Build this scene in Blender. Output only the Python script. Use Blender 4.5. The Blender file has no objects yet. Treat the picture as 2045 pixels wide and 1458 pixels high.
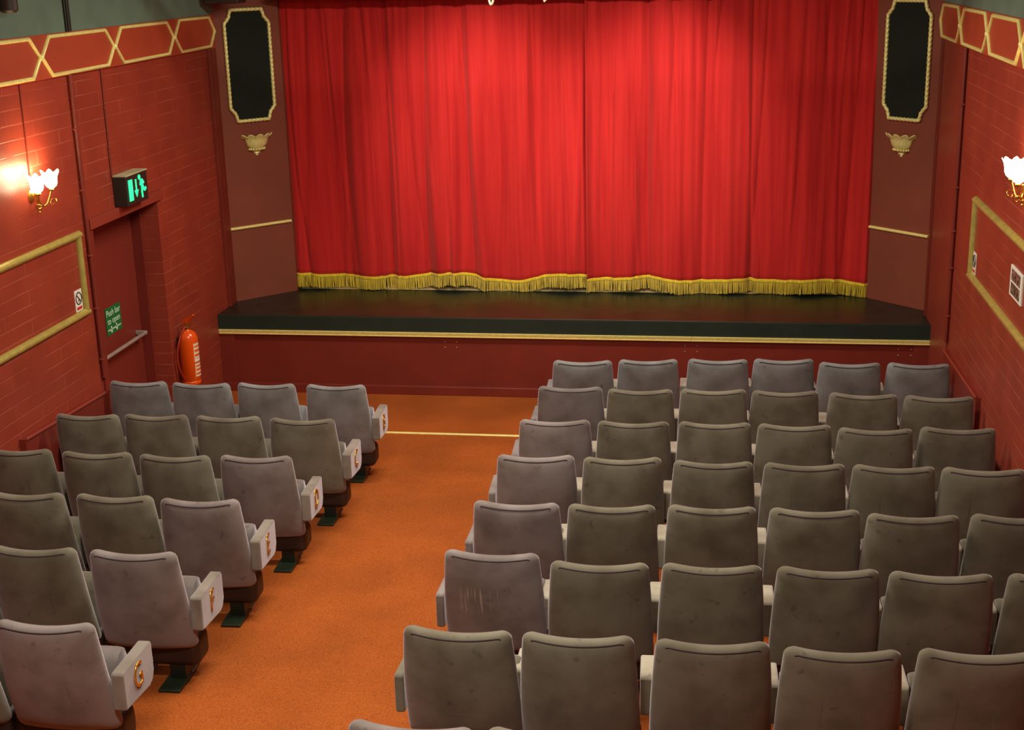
import bpy, math, random
import numpy as np
from mathutils import Vector, Matrix

random.seed(7)
rng = np.random.default_rng(11)
S = bpy.context.scene
C = S.collection
PI = math.pi

# ------------------------------------------------------------------ camera
CAM_H = 3.9179
PITCH, YAW, ROLL = 0.290263, 0.153209, -0.024775
fw = Vector((-math.sin(YAW) * math.cos(PITCH), math.cos(YAW) * math.cos(PITCH), -math.sin(PITCH)))
r0 = Vector((math.cos(YAW), math.sin(YAW), 0))
u0 = r0.cross(fw)
rt = r0 * math.cos(ROLL) + u0 * math.sin(ROLL)
up = u0 * math.cos(ROLL) - r0 * math.sin(ROLL)
cam_d = bpy.data.cameras.new('camera')
cam_d.sensor_fit = 'HORIZONTAL'
cam_d.sensor_width = 36
cam_d.lens = 2715.46 / 2045 * 36
cam_d.clip_start = 0.05
cam = bpy.data.objects.new('camera', cam_d)
cam.matrix_world = Matrix(((rt.x, up.x, -fw.x, 0), (rt.y, up.y, -fw.y, 0), (rt.z, up.z, -fw.z, CAM_H), (0, 0, 0, 1)))
C.objects.link(cam)
S.camera = cam

# ------------------------------------------------------------------ light and exposure
S.view_settings.view_transform = 'Standard'
S.view_settings.look = 'None'
S.view_settings.gamma = 1
S.view_settings.use_curve_mapping = False
S.view_settings.exposure = 0.0
W = bpy.data.worlds.new('world')
S.world = W
W.use_nodes = True
W.node_tree.nodes['Background'].inputs[0].default_value = (1, .85, .65, 1)
W.node_tree.nodes['Background'].inputs[1].default_value = 0.02

def area(name, loc, size, power, col, aim=None, spread=PI):
    d = bpy.data.lights.new(name, 'AREA')
    d.shape = 'RECTANGLE'; d.size, d.size_y = size
    d.energy = power; d.color = col; d.spread = spread
    o = bpy.data.objects.new(name, d); C.objects.link(o)
    o.location = loc
    if aim is not None:
        o.rotation_euler = (Vector(aim) - Vector(loc)).to_track_quat('-Z', 'Y').to_euler()
    return o

def spot(name, loc, aim, power, col, angle, blend, rad=.05):
    d = bpy.data.lights.new(name, 'SPOT')
    d.energy = power; d.color = col; d.spot_size = math.radians(angle); d.spot_blend = blend
    d.shadow_soft_size = rad
    o = bpy.data.objects.new(name, d); C.objects.link(o)
    o.location = loc
    o.rotation_euler = (Vector(aim) - Vector(loc)).to_track_quat('-Z', 'Y').to_euler()
    return o

WARM = (1.0, .93, .73)
area('ceiling_lamp_light', (-1.4, 3.2, 4.42), (1.6, .5), 150, WARM)
area('ceiling_lamp_light', (-1.4, 6.4, 4.42), (1.6, .5), 150, WARM)
area('ceiling_lamp_light', (-1.4, 9.9, 4.42), (2.4, .4), 160, WARM)
spot('stage_spot_light', (-2.35, 10.5, 4.2), (-2.25, 13.0, 2.3), 350, (1, .92, .78), 50, 1)
spot('stage_spot_light', (-0.45, 10.5, 4.2), (-0.55, 13.0, 2.3), 365, (1, .92, .78), 50, 1)

# ------------------------------------------------------------------ materials
def mat(name):
    m = bpy.data.materials.new(name); m.use_nodes = True
    return m, m.node_tree.nodes, m.node_tree.links, m.node_tree.nodes['Principled BSDF']

def srgb(r, g, b):
    f = lambda c: (c / 255 / 12.92) if c / 255 <= .04045 else ((c / 255 + .055) / 1.055) ** 2.4
    return (f(r), f(g), f(b), 1)

def noise_mix(nd, lk, coord, scale, c1, c2, lo=.35, hi=.65, detail=5):
    n = nd.new('ShaderNodeTexNoise'); n.inputs['Scale'].default_value = scale; n.inputs['Detail'].default_value = detail
    if coord is not None: lk.new(coord, n.inputs['Vector'])
    r = nd.new('ShaderNodeValToRGB'); r.color_ramp.elements[0].position = lo; r.color_ramp.elements[1].position = hi
    r.color_ramp.elements[0].color = c1; r.color_ramp.elements[1].color = c2
    lk.new(n.outputs['Fac'], r.inputs['Fac'])
    return r.outputs['Color'], n.outputs['Fac']

def bump(nd, lk, b, height, strength, dist):
    n = nd.new('ShaderNodeBump'); n.inputs['Strength'].default_value = strength; n.inputs['Distance'].default_value = dist
    lk.new(height, n.inputs['Height']); lk.new(n.outputs['Normal'], b.inputs['Normal'])
    return n

def plain(name, c, rough=.5, metal=0, var=.12, scale=9, bmp=.0, spec=.5, coat=0):
    m, nd, lk, b = mat(name)
    tc = nd.new('ShaderNodeTexCoord')
    c1 = tuple(x * (1 - var) for x in c[:3]) + (1,); c2 = tuple(min(1, x * (1 + var)) for x in c[:3]) + (1,)
    col, fac = noise_mix(nd, lk, tc.outputs['Object'], scale, c1, c2)
    lk.new(col, b.inputs['Base Color'])
    b.inputs['Roughness'].default_value = rough; b.inputs['Metallic'].default_value = metal
    b.inputs['Specular IOR Level'].default_value = spec
    if coat: b.inputs['Coat Weight'].default_value = coat
    if bmp: bump(nd, lk, b, fac, bmp, .01)
    return m

def emit(name, c, s):
    m, nd, lk, b = mat(name)
    b.inputs['Base Color'].default_value = c
    b.inputs['Emission Color'].default_value = c; b.inputs['Emission Strength'].default_value = s
    return m

M = {}
def brick_mat():
    m, nd, lk, b = mat('painted_brick')
    tc = nd.new('ShaderNodeTexCoord')
    sp = nd.new('ShaderNodeSeparateXYZ'); lk.new(tc.outputs['Object'], sp.inputs[0])
    cb = nd.new('ShaderNodeCombineXYZ'); lk.new(sp.outputs['Y'], cb.inputs['X']); lk.new(sp.outputs['Z'], cb.inputs['Y'])
    wob = nd.new('ShaderNodeTexNoise'); wob.inputs['Scale'].default_value = 5; lk.new(tc.outputs['Object'], wob.inputs['Vector'])
    mx = nd.new('ShaderNodeMixRGB'); mx.inputs[0].default_value = .012; lk.new(cb.outputs[0], mx.inputs[1]); lk.new(wob.outputs['Color'], mx.inputs[2])
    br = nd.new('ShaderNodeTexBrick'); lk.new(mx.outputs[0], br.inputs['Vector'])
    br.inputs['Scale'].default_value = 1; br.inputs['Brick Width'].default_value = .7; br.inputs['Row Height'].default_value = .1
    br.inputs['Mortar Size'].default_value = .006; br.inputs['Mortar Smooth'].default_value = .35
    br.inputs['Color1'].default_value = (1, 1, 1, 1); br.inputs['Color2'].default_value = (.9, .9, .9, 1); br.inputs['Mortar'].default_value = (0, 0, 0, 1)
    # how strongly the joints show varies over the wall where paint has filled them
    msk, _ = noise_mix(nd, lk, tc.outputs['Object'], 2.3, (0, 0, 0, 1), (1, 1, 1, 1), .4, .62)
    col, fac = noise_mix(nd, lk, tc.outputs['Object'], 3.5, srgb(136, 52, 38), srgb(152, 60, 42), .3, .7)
    joint_highlight = nd.new('ShaderNodeMixRGB'); joint_highlight.inputs[2].default_value = srgb(176, 88, 70)  # paler joints: highlights caught by the brickwork, put into the colour
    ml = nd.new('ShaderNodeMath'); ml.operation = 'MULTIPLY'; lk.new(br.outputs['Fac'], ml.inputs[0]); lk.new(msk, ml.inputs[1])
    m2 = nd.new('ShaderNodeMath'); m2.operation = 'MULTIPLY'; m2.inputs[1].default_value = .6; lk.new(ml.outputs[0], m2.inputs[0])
    lk.new(m2.outputs[0], joint_highlight.inputs[0]); lk.new(col, joint_highlight.inputs[1])
    lk.new(joint_highlight.outputs[0], b.inputs['Base Color'])
    b.inputs['Roughness'].default_value = .42
    inv = nd.new('ShaderNodeMath'); inv.operation = 'SUBTRACT'; inv.inputs[0].default_value = 1; lk.new(ml.outputs[0], inv.inputs[1])
    fine = nd.new('ShaderNodeTexNoise'); fine.inputs['Scale'].default_value = 45; lk.new(tc.outputs['Object'], fine.inputs['Vector'])
    ad = nd.new('ShaderNodeMath'); ad.operation = 'MULTIPLY_ADD'; ad.inputs[1].default_value = .18; lk.new(fine.outputs['Fac'], ad.inputs[0]); lk.new(inv.outputs[0], ad.inputs[2])
    bump(nd, lk, b, ad.outputs[0], .5, .008)
    return m
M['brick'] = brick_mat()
M['red_board'] = plain('red_painted_board', srgb(138, 56, 42), .4, var=.06, scale=4, bmp=.05)
M['red_frieze'] = plain('frieze_red_paint', srgb(172, 70, 44), .45, var=.06, scale=3)
M['dark_red'] = plain('dark_red_paint', srgb(118, 40, 30), .45, var=.08, scale=3)
M['pilaster'] = plain('pilaster_red_paint', srgb(130, 64, 46), .6, var=.05, scale=3)
M['door_red'] = plain('door_red_paint', srgb(122, 42, 32), .5, var=.06, scale=2)
M['green_wall'] = plain('green_plaster', srgb(98, 122, 108), .7, var=.12, scale=3, bmp=.15)
M['gold'] = plain('gold_paint', srgb(250, 236, 150), .32, .15, var=.08, scale=30)
M['gold_leaf'] = plain('gold_leaf', srgb(250, 240, 160), .36, .15, var=.15, scale=60, bmp=.2)
M['brass'] = plain('brass', srgb(212, 170, 80), .25, .95, var=.06)
M['old_gold'] = plain('worn_gold_paint', srgb(182, 168, 90), .36, .4, var=.12, scale=20)
M['black_panel'] = plain('black_baize', srgb(14, 26, 18), .9, var=.15, scale=25)
M['stage_black'] = plain('stage_black_paint', srgb(26, 36, 28), .34, var=.25, scale=5, bmp=.04)
M['stage_lip'] = plain('stage_edge_paint', srgb(22, 36, 28), .6, var=.15, scale=6)
M['pale_floor'] = plain('pale_backstage_board', srgb(190, 165, 120), .7)
M['ceiling'] = plain('ceiling_paint', srgb(150, 140, 120), .85)
M['dark_metal'] = plain('black_enamelled_steel', srgb(26, 32, 27), .4, .2, var=.1)
M['foot_green'] = plain('dark_green_enamel', srgb(36, 46, 34), .35, .2, var=.12)
M['shell'] = plain('dark_brown_seat_shell', srgb(40, 26, 22), .5)
M['black'] = plain('black_casing', srgb(34, 32, 28), .45, var=.08)
M['cream_top'] = plain('cream_lid', srgb(180, 176, 140), .5)  # lid paler than the black casing
M['white'] = plain('white_plastic', srgb(228, 222, 214), .5, var=.02)
M['sign_green'] = plain('green_sign_face', srgb(20, 112, 60), .4, var=.04)
M['sign_pale'] = plain('pale_green_lettering', srgb(206, 236, 214), .5, var=.02)
M['sign_red'] = plain('red_print', srgb(190, 50, 44), .5, var=.03)
M['ink'] = plain('black_ink', srgb(36, 32, 30), .5)
M['ext_red'] = plain('extinguisher_red', srgb(232, 84, 20), .22, var=.03, coat=.5)
M['hose'] = plain('red_hose', srgb(150, 36, 24), .45)
M['steel'] = plain('brushed_steel', srgb(188, 184, 178), .35, .6)
M['label_white'] = plain('label_cream', srgb(226, 206, 176), .5, var=.05)
M['exit_glow'] = emit('exit_pictogram_glow', (.02, .95, .35, 1), 1.1)
M['glow_glass'] = emit('lit_glass', (1, .84, .52, 1), 22)
M['grey_clamp'] = plain('grey_painted_clamp', srgb(176, 158, 136), .5)
M['brown_fit'] = plain('dark_brown_fitting', srgb(52, 34, 28), .5)
M['seam'] = plain('dark_plum_seam_shade', srgb(62, 46, 54), .9)  # shade in the seam crease, put into the colour
M['photo_a'] = None

def photo_mat():
    m, nd, lk, b = mat('printed_photographs')
    tc = nd.new('ShaderNodeTexCoord')
    c, f = noise_mix(nd, lk, tc.outputs['Object'], 34, srgb(26, 28, 34), srgb(170, 130, 116), .42, .68, 3)
    lk.new(c, b.inputs['Base Color']); b.inputs['Roughness'].default_value = .3
    return m
M['photo'] = photo_mat()

def carpet_mat():
    m, nd, lk, b = mat('orange_carpet')
    tc = nd.new('ShaderNodeTexCoord')
    big, _ = noise_mix(nd, lk, tc.outputs['Object'], 1.6, srgb(150, 76, 29), srgb(170, 87, 35), .35, .65)
    sp, f = noise_mix(nd, lk, tc.outputs['Object'], 120, srgb(130, 60, 20), srgb(255, 255, 255), .38, .58, 3)
    mx = nd.new('ShaderNodeMixRGB'); mx.blend_type = 'MULTIPLY'; mx.inputs[0].default_value = .38
    lk.new(big, mx.inputs[1]); lk.new(sp, mx.inputs[2]); lk.new(mx.outputs[0], b.inputs['Base Color'])
    b.inputs['Roughness'].default_value = .95; b.inputs['Specular IOR Level'].default_value = .15
    bump(nd, lk, b, f, .5, .006)
    return m
M['carpet'] = carpet_mat()

def velvet_mat(name, scratched=False):
    m, nd, lk, b = mat(name)
    oi = nd.new('ShaderNodeObjectInfo'); tc = nd.new('ShaderNodeTexCoord')
    off = nd.new('ShaderNodeVectorMath'); off.operation = 'MULTIPLY_ADD'
    cb = nd.new('ShaderNodeCombineXYZ')
    for k in range(3): lk.new(oi.outputs['Random'], cb.inputs[k])
    off.inputs[1].default_value = (37, 53, 71)
    lk.new(cb.outputs[0], off.inputs[0]); lk.new(tc.outputs['Object'], off.inputs[2])
    blot, _ = noise_mix(nd, lk, off.outputs[0], 5.5, (.70, .66, .62, 1), (1.08, 1.08, 1.08, 1), .32, .6, 6)
    spot_, _ = noise_mix(nd, lk, off.outputs[0], 16, (.55, .5, .5, 1), (1, 1, 1, 1), .27, .34, 3)
    mx = nd.new('ShaderNodeMixRGB'); mx.blend_type = 'MULTIPLY'; mx.inputs[0].default_value = .95
    lk.new(oi.outputs['Color'], mx.inputs[1]); lk.new(blot, mx.inputs[2])
    m2 = nd.new('ShaderNodeMixRGB'); m2.blend_type = 'MULTIPLY'; m2.inputs[0].default_value = .6
    lk.new(mx.outputs[0], m2.inputs[1]); lk.new(spot_, m2.inputs[2])
    out = m2.outputs[0]
    if scratched:
        mp = nd.new('ShaderNodeMapping'); mp.inputs['Scale'].default_value = (105, 1, 3); lk.new(tc.outputs['Object'], mp.inputs['Vector'])
        st, _ = noise_mix(nd, lk, mp.outputs[0], 1, (0, 0, 0, 1), (1, 1, 1, 1), .55, .66, 2)
        sep = nd.new('ShaderNodeSeparateXYZ'); lk.new(tc.outputs['Object'], sep.inputs[0])
        def window(sock, c, w):
            a = nd.new('ShaderNodeMath'); a.operation = 'SUBTRACT'; a.inputs[1].default_value = c; lk.new(sock, a.inputs[0])
            d = nd.new('ShaderNodeMath'); d.operation = 'ABSOLUTE'; lk.new(a.outputs[0], d.inputs[0])
            e = nd.new('ShaderNodeMapRange'); e.inputs[1].default_value = w; e.inputs[2].default_value = w * .6; lk.new(d.outputs[0], e.inputs[0])
            return e.outputs[0]
        w1 = window(sep.outputs['X'], -.06, .11); w2 = window(sep.outputs['Z'], .53, .085)
        p = nd.new('ShaderNodeMath'); p.operation = 'MULTIPLY'; lk.new(w1, p.inputs[0]); lk.new(w2, p.inputs[1])
        p2 = nd.new('ShaderNodeMath'); p2.operation = 'MULTIPLY'; lk.new(p.outputs[0], p2.inputs[0]); lk.new(st, p2.inputs[1])
        p3 = nd.new('ShaderNodeMath'); p3.operation = 'MULTIPLY'; p3.inputs[1].default_value = .5; lk.new(p2.outputs[0], p3.inputs[0])
        m3 = nd.new('ShaderNodeMixRGB'); m3.inputs[2].default_value = srgb(196, 176, 164); lk.new(p3.outputs[0], m3.inputs[0]); lk.new(out, m3.inputs[1])
        out = m3.outputs[0]
    lk.new(out, b.inputs['Base Color'])
    b.inputs['Roughness'].default_value = .95; b.inputs['Specular IOR Level'].default_value = .1
    b.inputs['Sheen Weight'].default_value = .8; b.inputs['Sheen Roughness'].default_value = .35
    b.inputs['Sheen Tint'].default_value = (.92, .8, .95, 1)
    f = nd.new('ShaderNodeTexNoise'); f.inputs['Scale'].default_value = 260; lk.new(tc.outputs['Object'], f.inputs['Vector'])
    bump(nd, lk, b, f.outputs['Fac'], .25, .003)
    return m
M['velvet'] = velvet_mat('grey_velvet')
M['velvet_scratched'] = velvet_mat('scratched_velvet', True)

def curtain_mat():
    m, nd, lk, b = mat('red_velvet_curtain')
    tc = nd.new('ShaderNodeTexCoord')
    mp = nd.new('ShaderNodeMapping'); mp.inputs['Scale'].default_value = (14, 1, .5); lk.new(tc.outputs['Object'], mp.inputs['Vector'])
    c, f = noise_mix(nd, lk, mp.outputs[0], 1.4, srgb(182, 34, 36), srgb(202, 45, 43), .35, .65)
    lk.new(c, b.inputs['Base Color'])
    b.inputs['Roughness'].default_value = .9; b.inputs['Specular IOR Level'].default_value = .15
    b.inputs['Sheen Weight'].default_value = .22; b.inputs['Sheen Roughness'].default_value = .5; b.inputs['Sheen Tint'].default_value = (1, .42, .38, 1)
    g = nd.new('ShaderNodeTexNoise'); g.inputs['Scale'].default_value = 150; lk.new(tc.outputs['Object'], g.inputs['Vector'])
    bump(nd, lk, b, g.outputs['Fac'], .2, .003)
    return m
M['curtain'] = curtain_mat()

def fringe_mat():
    m, nd, lk, b = mat('gold_fringe_thread')
    tc = nd.new('ShaderNodeTexCoord')
    mp = nd.new('ShaderNodeMapping'); mp.inputs['Scale'].default_value = (160, 1, 5); lk.new(tc.outputs['Object'], mp.inputs['Vector'])
    c, f = noise_mix(nd, lk, mp.outputs[0], 1, srgb(206, 176, 20), srgb(246, 222, 60), .35, .65)
    lk.new(c, b.inputs['Base Color']); b.inputs['Roughness'].default_value = .6
    b.inputs['Sheen Weight'].default_value = .3
    return m
M['fringe'] = fringe_mat()

# ------------------------------------------------------------------ mesh helpers
class MB:
    def __init__(s): s.v = []; s.f = []
    def add(s, v, f):
        n = len(s.v); s.v += [tuple(p) for p in v]; s.f += [tuple(i + n for i in q) for q in f]
        return s
    def box(s, x0, x1, y0, y1, z0, z1):
        return s.add([(x0, y0, z0), (x1, y0, z0), (x1, y1, z0), (x0, y1, z0), (x0, y0, z1), (x1, y0, z1), (x1, y1, z1), (x0, y1, z1)],
                     [(3, 2, 1, 0), (4, 5, 6, 7), (0, 1, 5, 4), (1, 2, 6, 5), (2, 3, 7, 6), (3, 0, 4, 7)])
    def prism(s, poly, ext):
        """poly: 3d points (ccw seen from the side ext points to), ext: vector"""
        n = len(poly); e = Vector(ext)
        v = [Vector(p) for p in poly] + [Vector(p) + e for p in poly]
        return s.add(v, [tuple(range(n - 1, -1, -1)), tuple(range(n, 2 * n))] + [(i, (i + 1) % n, n + (i + 1) % n, n + i) for i in range(n)])
    def loft(s, rings, closed=True, cap0=True, cap1=True):
        n = len(rings[0]); v = [p for r in rings for p in r]; f = []
        for k in range(len(rings) - 1):
            for i in range(n if closed else n - 1):
                j = (i + 1) % n
                f.append((k * n + i, k * n + j, (k + 1) * n + j, (k + 1) * n + i))
        if cap0: f.append(tuple(range(n - 1, -1, -1)))
        if cap1: f.append(tuple((len(rings) - 1) * n + i for i in range(n)))
        return s.add(v, f)
    def tube(s, pts, r, n=10, closed=False, rfun=None):
        pts = [Vector(p) for p in pts]; m = len(pts); rings = []
        nrm = None; L = 0
        for i in range(m):
            if closed: t = pts[(i + 1) % m] - pts[i - 1]
            else: t = pts[min(i + 1, m - 1)] - pts[max(i - 1, 0)]
            t.normalize()
            if nrm is None:
                a = Vector((0, 0, 1)) if abs(t.z) < .9 else Vector((1, 0, 0))
                nrm = t.cross(a).normalized()
            else: nrm = (nrm - t * nrm.dot(t)).normalized()
            b = t.cross(nrm)
            if i: L += (pts[i] - pts[i - 1]).length
            rr = r[i] if isinstance(r, (list, tuple)) else r
            ring = []
            for k in range(n):
                a = 2 * PI * k / n
                q = rr * (rfun(a, L) if rfun else 1)
                ring.append(pts[i] + (nrm * math.cos(a) + b * math.sin(a)) * q)
            rings.append(ring)
        if closed: rings.append(rings[0]); return s.loft(rings, True, False, False)
        return s.loft(rings)
    def lathe(s, prof, c=(0, 0, 0), n=24, a0=0, a1=2 * PI, rfun=None):
        """prof: (r, z) from bottom to top, around a vertical axis"""
        full = abs(a1 - a0 - 2 * PI) < 1e-6
        m = n if full else n + 1
        rings = []
        for r, z in prof:
            ring = []
            for k in range(m):
                a = a0 + (a1 - a0) * k / n
                rr, dz = (rfun(a, r, z) if rfun else (r, 0))
                ring.append((c[0] + rr * math.cos(a), c[1] + rr * math.sin(a), c[2] + z + dz))
            rings.append(ring)
        return s.loft(rings, full, full, full)
    def ball(s, c, r, n=12, sc=(1, 1, 1)):
        rings = []
        for k in range(1, n):
            a = PI * k / n
            rings.append([(c[0] + sc[0] * r * math.sin(a) * math.cos(2 * PI * i / (2 * n)), c[1] + sc[1] * r * math.sin(a) * math.sin(2 * PI * i / (2 * n)), c[2] - sc[2] * r * math.cos(a)) for i in range(2 * n)])
        return s.loft(rings)
    def xform(s, mtx):
        s.v = [tuple(mtx @ Vector(p)) for p in s.v]; return s
    def build(s, name, m, parent=None, bevel=0, seg=3, smooth=None, ang=35):
        me = bpy.data.meshes.new(name); me.from_pydata(s.v, [], s.f); me.update()
        me.materials.append(m)
        o = bpy.data.objects.new(name, me); C.objects.link(o)
        if smooth or bevel:
            me.polygons.foreach_set('use_smooth', [True] * len(me.polygons))
            if not bevel: me.set_sharp_from_angle(angle=math.radians(ang))
        if bevel:
            b = o.modifiers.new('bevel', 'BEVEL'); b.width = bevel; b.segments = seg; b.limit_method = 'ANGLE'; b.angle_limit = math.radians(40)
            w = o.modifiers.new('wn', 'WEIGHTED_NORMAL'); w.keep_sharp = False
        if parent: o.parent = parent
        return o

def empty(name, loc=(0, 0, 0), rz=0):
    o = bpy.data.objects.new(name, None); C.objects.link(o); o.location = loc; o.rotation_euler = (0, 0, rz)
    o.empty_display_size = .1
    return o
def tag(o, label, cat=None, group=None, kind=None):
    o['label'] = label
    if cat: o['category'] = cat
    if group: o['group'] = group
    if kind: o['kind'] = kind
    return o
def copy_tree(o, parent=None):
    c = o.copy(); C.objects.link(c)
    if parent: c.parent = parent
    for ch in list(o.children): copy_tree(ch, c)
    return c
def text_mesh(txt, size, depth, bevel=0, offset=0):
    cu = bpy.data.curves.new('lettering', 'FONT'); cu.body = txt; cu.size = size; cu.extrude = depth; cu.bevel_depth = bevel; cu.offset = offset
    cu.align_x = 'CENTER'; cu.align_y = 'CENTER'
    o = bpy.data.objects.new('lettering', cu); C.objects.link(o)
    bpy.context.view_layer.update()
    me = bpy.data.meshes.new_from_object(o)
    bpy.data.objects.remove(o); bpy.data.curves.remove(cu)
    return me
def place_text(name, txt, size, depth, m, c, right, upv, parent=None, sx=1, bevel=0, offset=0):
    me = text_mesh(txt, size, depth, bevel, offset)
    R, U = Vector(right), Vector(upv); N = R.cross(U)
    me.transform(Matrix(((R.x * sx, U.x, N.x, c[0]), (R.y * sx, U.y, N.y, c[1]), (R.z * sx, U.z, N.z, c[2]), (0, 0, 0, 1))))
    me.materials.clear(); me.materials.append(m)
    o = bpy.data.objects.new(name, me); C.objects.link(o)
    if parent: o.parent = parent
    return o

# ------------------------------------------------------------------ the room
XL, XR = -4.658, 1.90
Y0, YR, YS = -1.2, 10.857, 11.957        # back wall, start of the rake, stage front
RAKE = .0708
CEIL = 4.5
def floor_z(y): return max(0, RAKE * (YR - y))

fl = MB()
xa, xb = XL - .3, XR + .1
fl.loft([[(x, y, z) for x in (xa, xb)] for y, z in ((Y0, floor_z(Y0)), (YR, 0), (12.6, 0))], False, False, False)
fl.loft([[(x, y, -.2) for x in (xb, xa)] for y in (Y0, YR, 12.6)], False, False, False)
fo = tag(fl.build('floor', M['carpet']), 'orange carpet floor, flat before the stage and sloping up to the back', 'floor', kind='structure')

DY0, DY1, DZ = 9.53, 10.80, 2.05         # door opening
w = MB()
w.box(XL - .3, XL, Y0, DY0, -.2, CEIL); w.box(XL - .3, XL, DY0, DY1, DZ, CEIL); w.box(XL - .3, XL, DY1, 12.5, -.2, CEIL)
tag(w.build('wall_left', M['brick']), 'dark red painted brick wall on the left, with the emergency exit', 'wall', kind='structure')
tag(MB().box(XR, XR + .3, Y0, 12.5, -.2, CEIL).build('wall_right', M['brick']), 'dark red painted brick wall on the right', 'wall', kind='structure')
tag(MB().box(XL - .3, XR + .3, Y0 - .2, Y0, -.2, CEIL).build('wall_back', M['red_board']), 'red wall behind the seats', 'wall', kind='structure')
tag(MB().box(XL - .3, XR + .3, 14.4, 14.6, -.2, CEIL).build('wall_front', M['dark_red']), 'wall behind the stage curtain', 'wall', kind='structure')
tag(MB().box(XL - .3, XR + .3, Y0 - .2, 14.6, CEIL, CEIL + .15).build('ceiling', M['ceiling']), 'painted ceiling above the auditorium', 'ceiling', kind='structure')
FZ0, FZ1 = 3.193, 3.488
tag(MB().box(XL, XL + .012, Y0, 12.45, FZ1, CEIL).build('wall_upper_left', M['green_wall']), 'grey green plaster wall above the gold frieze on the left', 'wall', kind='structure')
tag(MB().box(XR - .012, XR, Y0, 12.45, FZ1 - .01, CEIL).build('wall_upper_right', M['green_wall']), 'grey green plaster wall above the gold frieze on the right', 'wall', kind='structure')

# splayed walls either side of the stage
SL = dict(A=Vector((XL, 12.45, 0)), B=Vector((-4.18, 12.95, 0)), side='left', dz=0.0)
SR = dict(A=Vector((XR, 12.45, 0)), B=Vector((1.405, 12.95, 0)), side='right', dz=-.035)
for s in (SL, SR):
    s['t'] = (s['B'] - s['A']).normalized()
    n = Vector((-s['t'].y, s['t'].x, 0))
    s['n'] = n if n.y < 0 else -n
    s['len'] = (s['B'] - s['A']).length
    A, B, n = s['A'], s['B'], s['n']
    P = [A, B, B + Vector((0, .12, 0)), A - n * .25]
    if s['side'] == 'right': P = P[::-1]
    P = [p - Vector((0, 0, .1)) for p in P]
    m_ = MB().prism(P[::-1], (0, 0, CEIL + .1))
    tag(m_.build('wall_front_' + s['side'], M['pilaster']), 'angled brownish red wall panel beside the stage curtain on the %s' % s['side'], 'wall', kind='structure')
    s['p'] = (lambda s: lambda t, z, d=0: s['A'] + s['t'] * t + s['n'] * d + Vector((0, 0, z)))(s)

# vertical trims between brick wall and splayed panel
k = 1
for x0, x1, y0, y1, z0, z1, mm, lab in (
        (XL, XL + .03, 12.24, 12.32, .752, FZ0, 'dark_red', 'outer dark red vertical batten by the left wall corner near the stage'),
        (XL, XL + .02, 12.36, 12.44, .752, FZ0, 'dark_red', 'inner dark red vertical batten at the left wall corner near the stage'),
        (XR - .03, XR, 12.22, 12.30, .752, FZ0, 'dark_red', 'dark red vertical batten at the right wall corner near the stage'),
        (XR - .016, XR, 11.14, 12.2, .0, FZ0, 'red_board', 'smooth red board facing the end of the right wall beside the stage')):
    tag(MB().box(x0, x1, y0, y1, z0, z1).build('trim_%d' % k, M[mm], bevel=.004), lab, 'trim', kind='structure'); k += 1

# ------------------------------------------------------------------ friezes with gold hexagon mouldings
def moulding(pts, nrm, wdt, h, closed=True):
    """half-round moulding along a path lying on a plane with normal nrm, mitred"""
    nrm = Vector(nrm); pts = [Vector(p) for p in pts]; m = len(pts); rings = []
    prof = [(-.5, 0), (-.5, .35), (-.38, .62), (-.2, .9), (0, 1), (.2, .9), (.38, .62), (.5, .35), (.5, 0)]
    for i in range(m):
        a = pts[i - 1] if (closed or i) else None; b = pts[(i + 1) % m] if (closed or i < m - 1) else None
        d1 = (pts[i] - a).normalized() if a is not None else None
        d2 = (b - pts[i]).normalized() if b is not None else None
        if d1 is None: d1 = d2
        if d2 is None: d2 = d1
        n1 = d1.cross(nrm); n2 = d2.cross(nrm); mi = (n1 + n2); mi /= max(.3, (1 + n1.dot(n2)))
        rings.append([pts[i] + mi * (q * wdt) + nrm * (hh * h) for q, hh in prof])
    mb = MB()
    if closed: rings.append(rings[0]); mb.loft(rings, False, False, False)
    else: mb.loft(rings, True, True, True)
    return mb

def frieze(side, x, sgn, ys, z0, z1):
    root = tag(empty('wall_frieze', (x, ys[0], z0)), 'red frieze with gold interlaced hexagon mouldings along the %s wall' % side, 'frieze', 'painted friezes')
    def P(o): o.parent = root; o.matrix_parent_inverse = Matrix.Translation(-Vector((x, ys[0], z0))); return o
    P(MB().box(min(x, x + sgn * .022), max(x, x + sgn * .022), Y0, 12.44, z0 - .004, z1 + .004).build('frieze_board', M['red_frieze'], bevel=.004))
    xf = x + sgn * .022; zm = (z0 + z1) / 2
    for a, b in zip(ys[:-1], ys[1:]):
        lo, hi = min(a, b), max(a, b)
        g = .012; e = .143; zt = z1 - .016; zb = z0 + .016
        pts = [(xf, lo + g, zm), (xf, lo + e, zb), (xf, hi - e, zb), (xf, hi - g, zm), (xf, hi - e, zt), (xf, lo + e, zt)]
        P(moulding(pts, (sgn, 0, 0), .026, .018).build('gold_hexagon', M['gold'], smooth=True, ang=60))
    for y in ys[:-1] if ys[0] < ys[-1] else ys:
        P(MB().ball((xf + sgn * .012, y, zm), .024, 8, (.6, 1, 1)).build('gold_boss', M['gold_leaf'], smooth=True, ang=80))
    return root
frieze('left', XL, 1, [7.82, 9.03, 10.233, 11.445, 12.44], FZ0, FZ1)
frieze('right', XR, -1, [12.43 - 1.03 - 1.15 * i if i >= 0 else 0 for i in range(4)][::-1] + [12.43], FZ0 - .01, FZ1 - .01)

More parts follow.
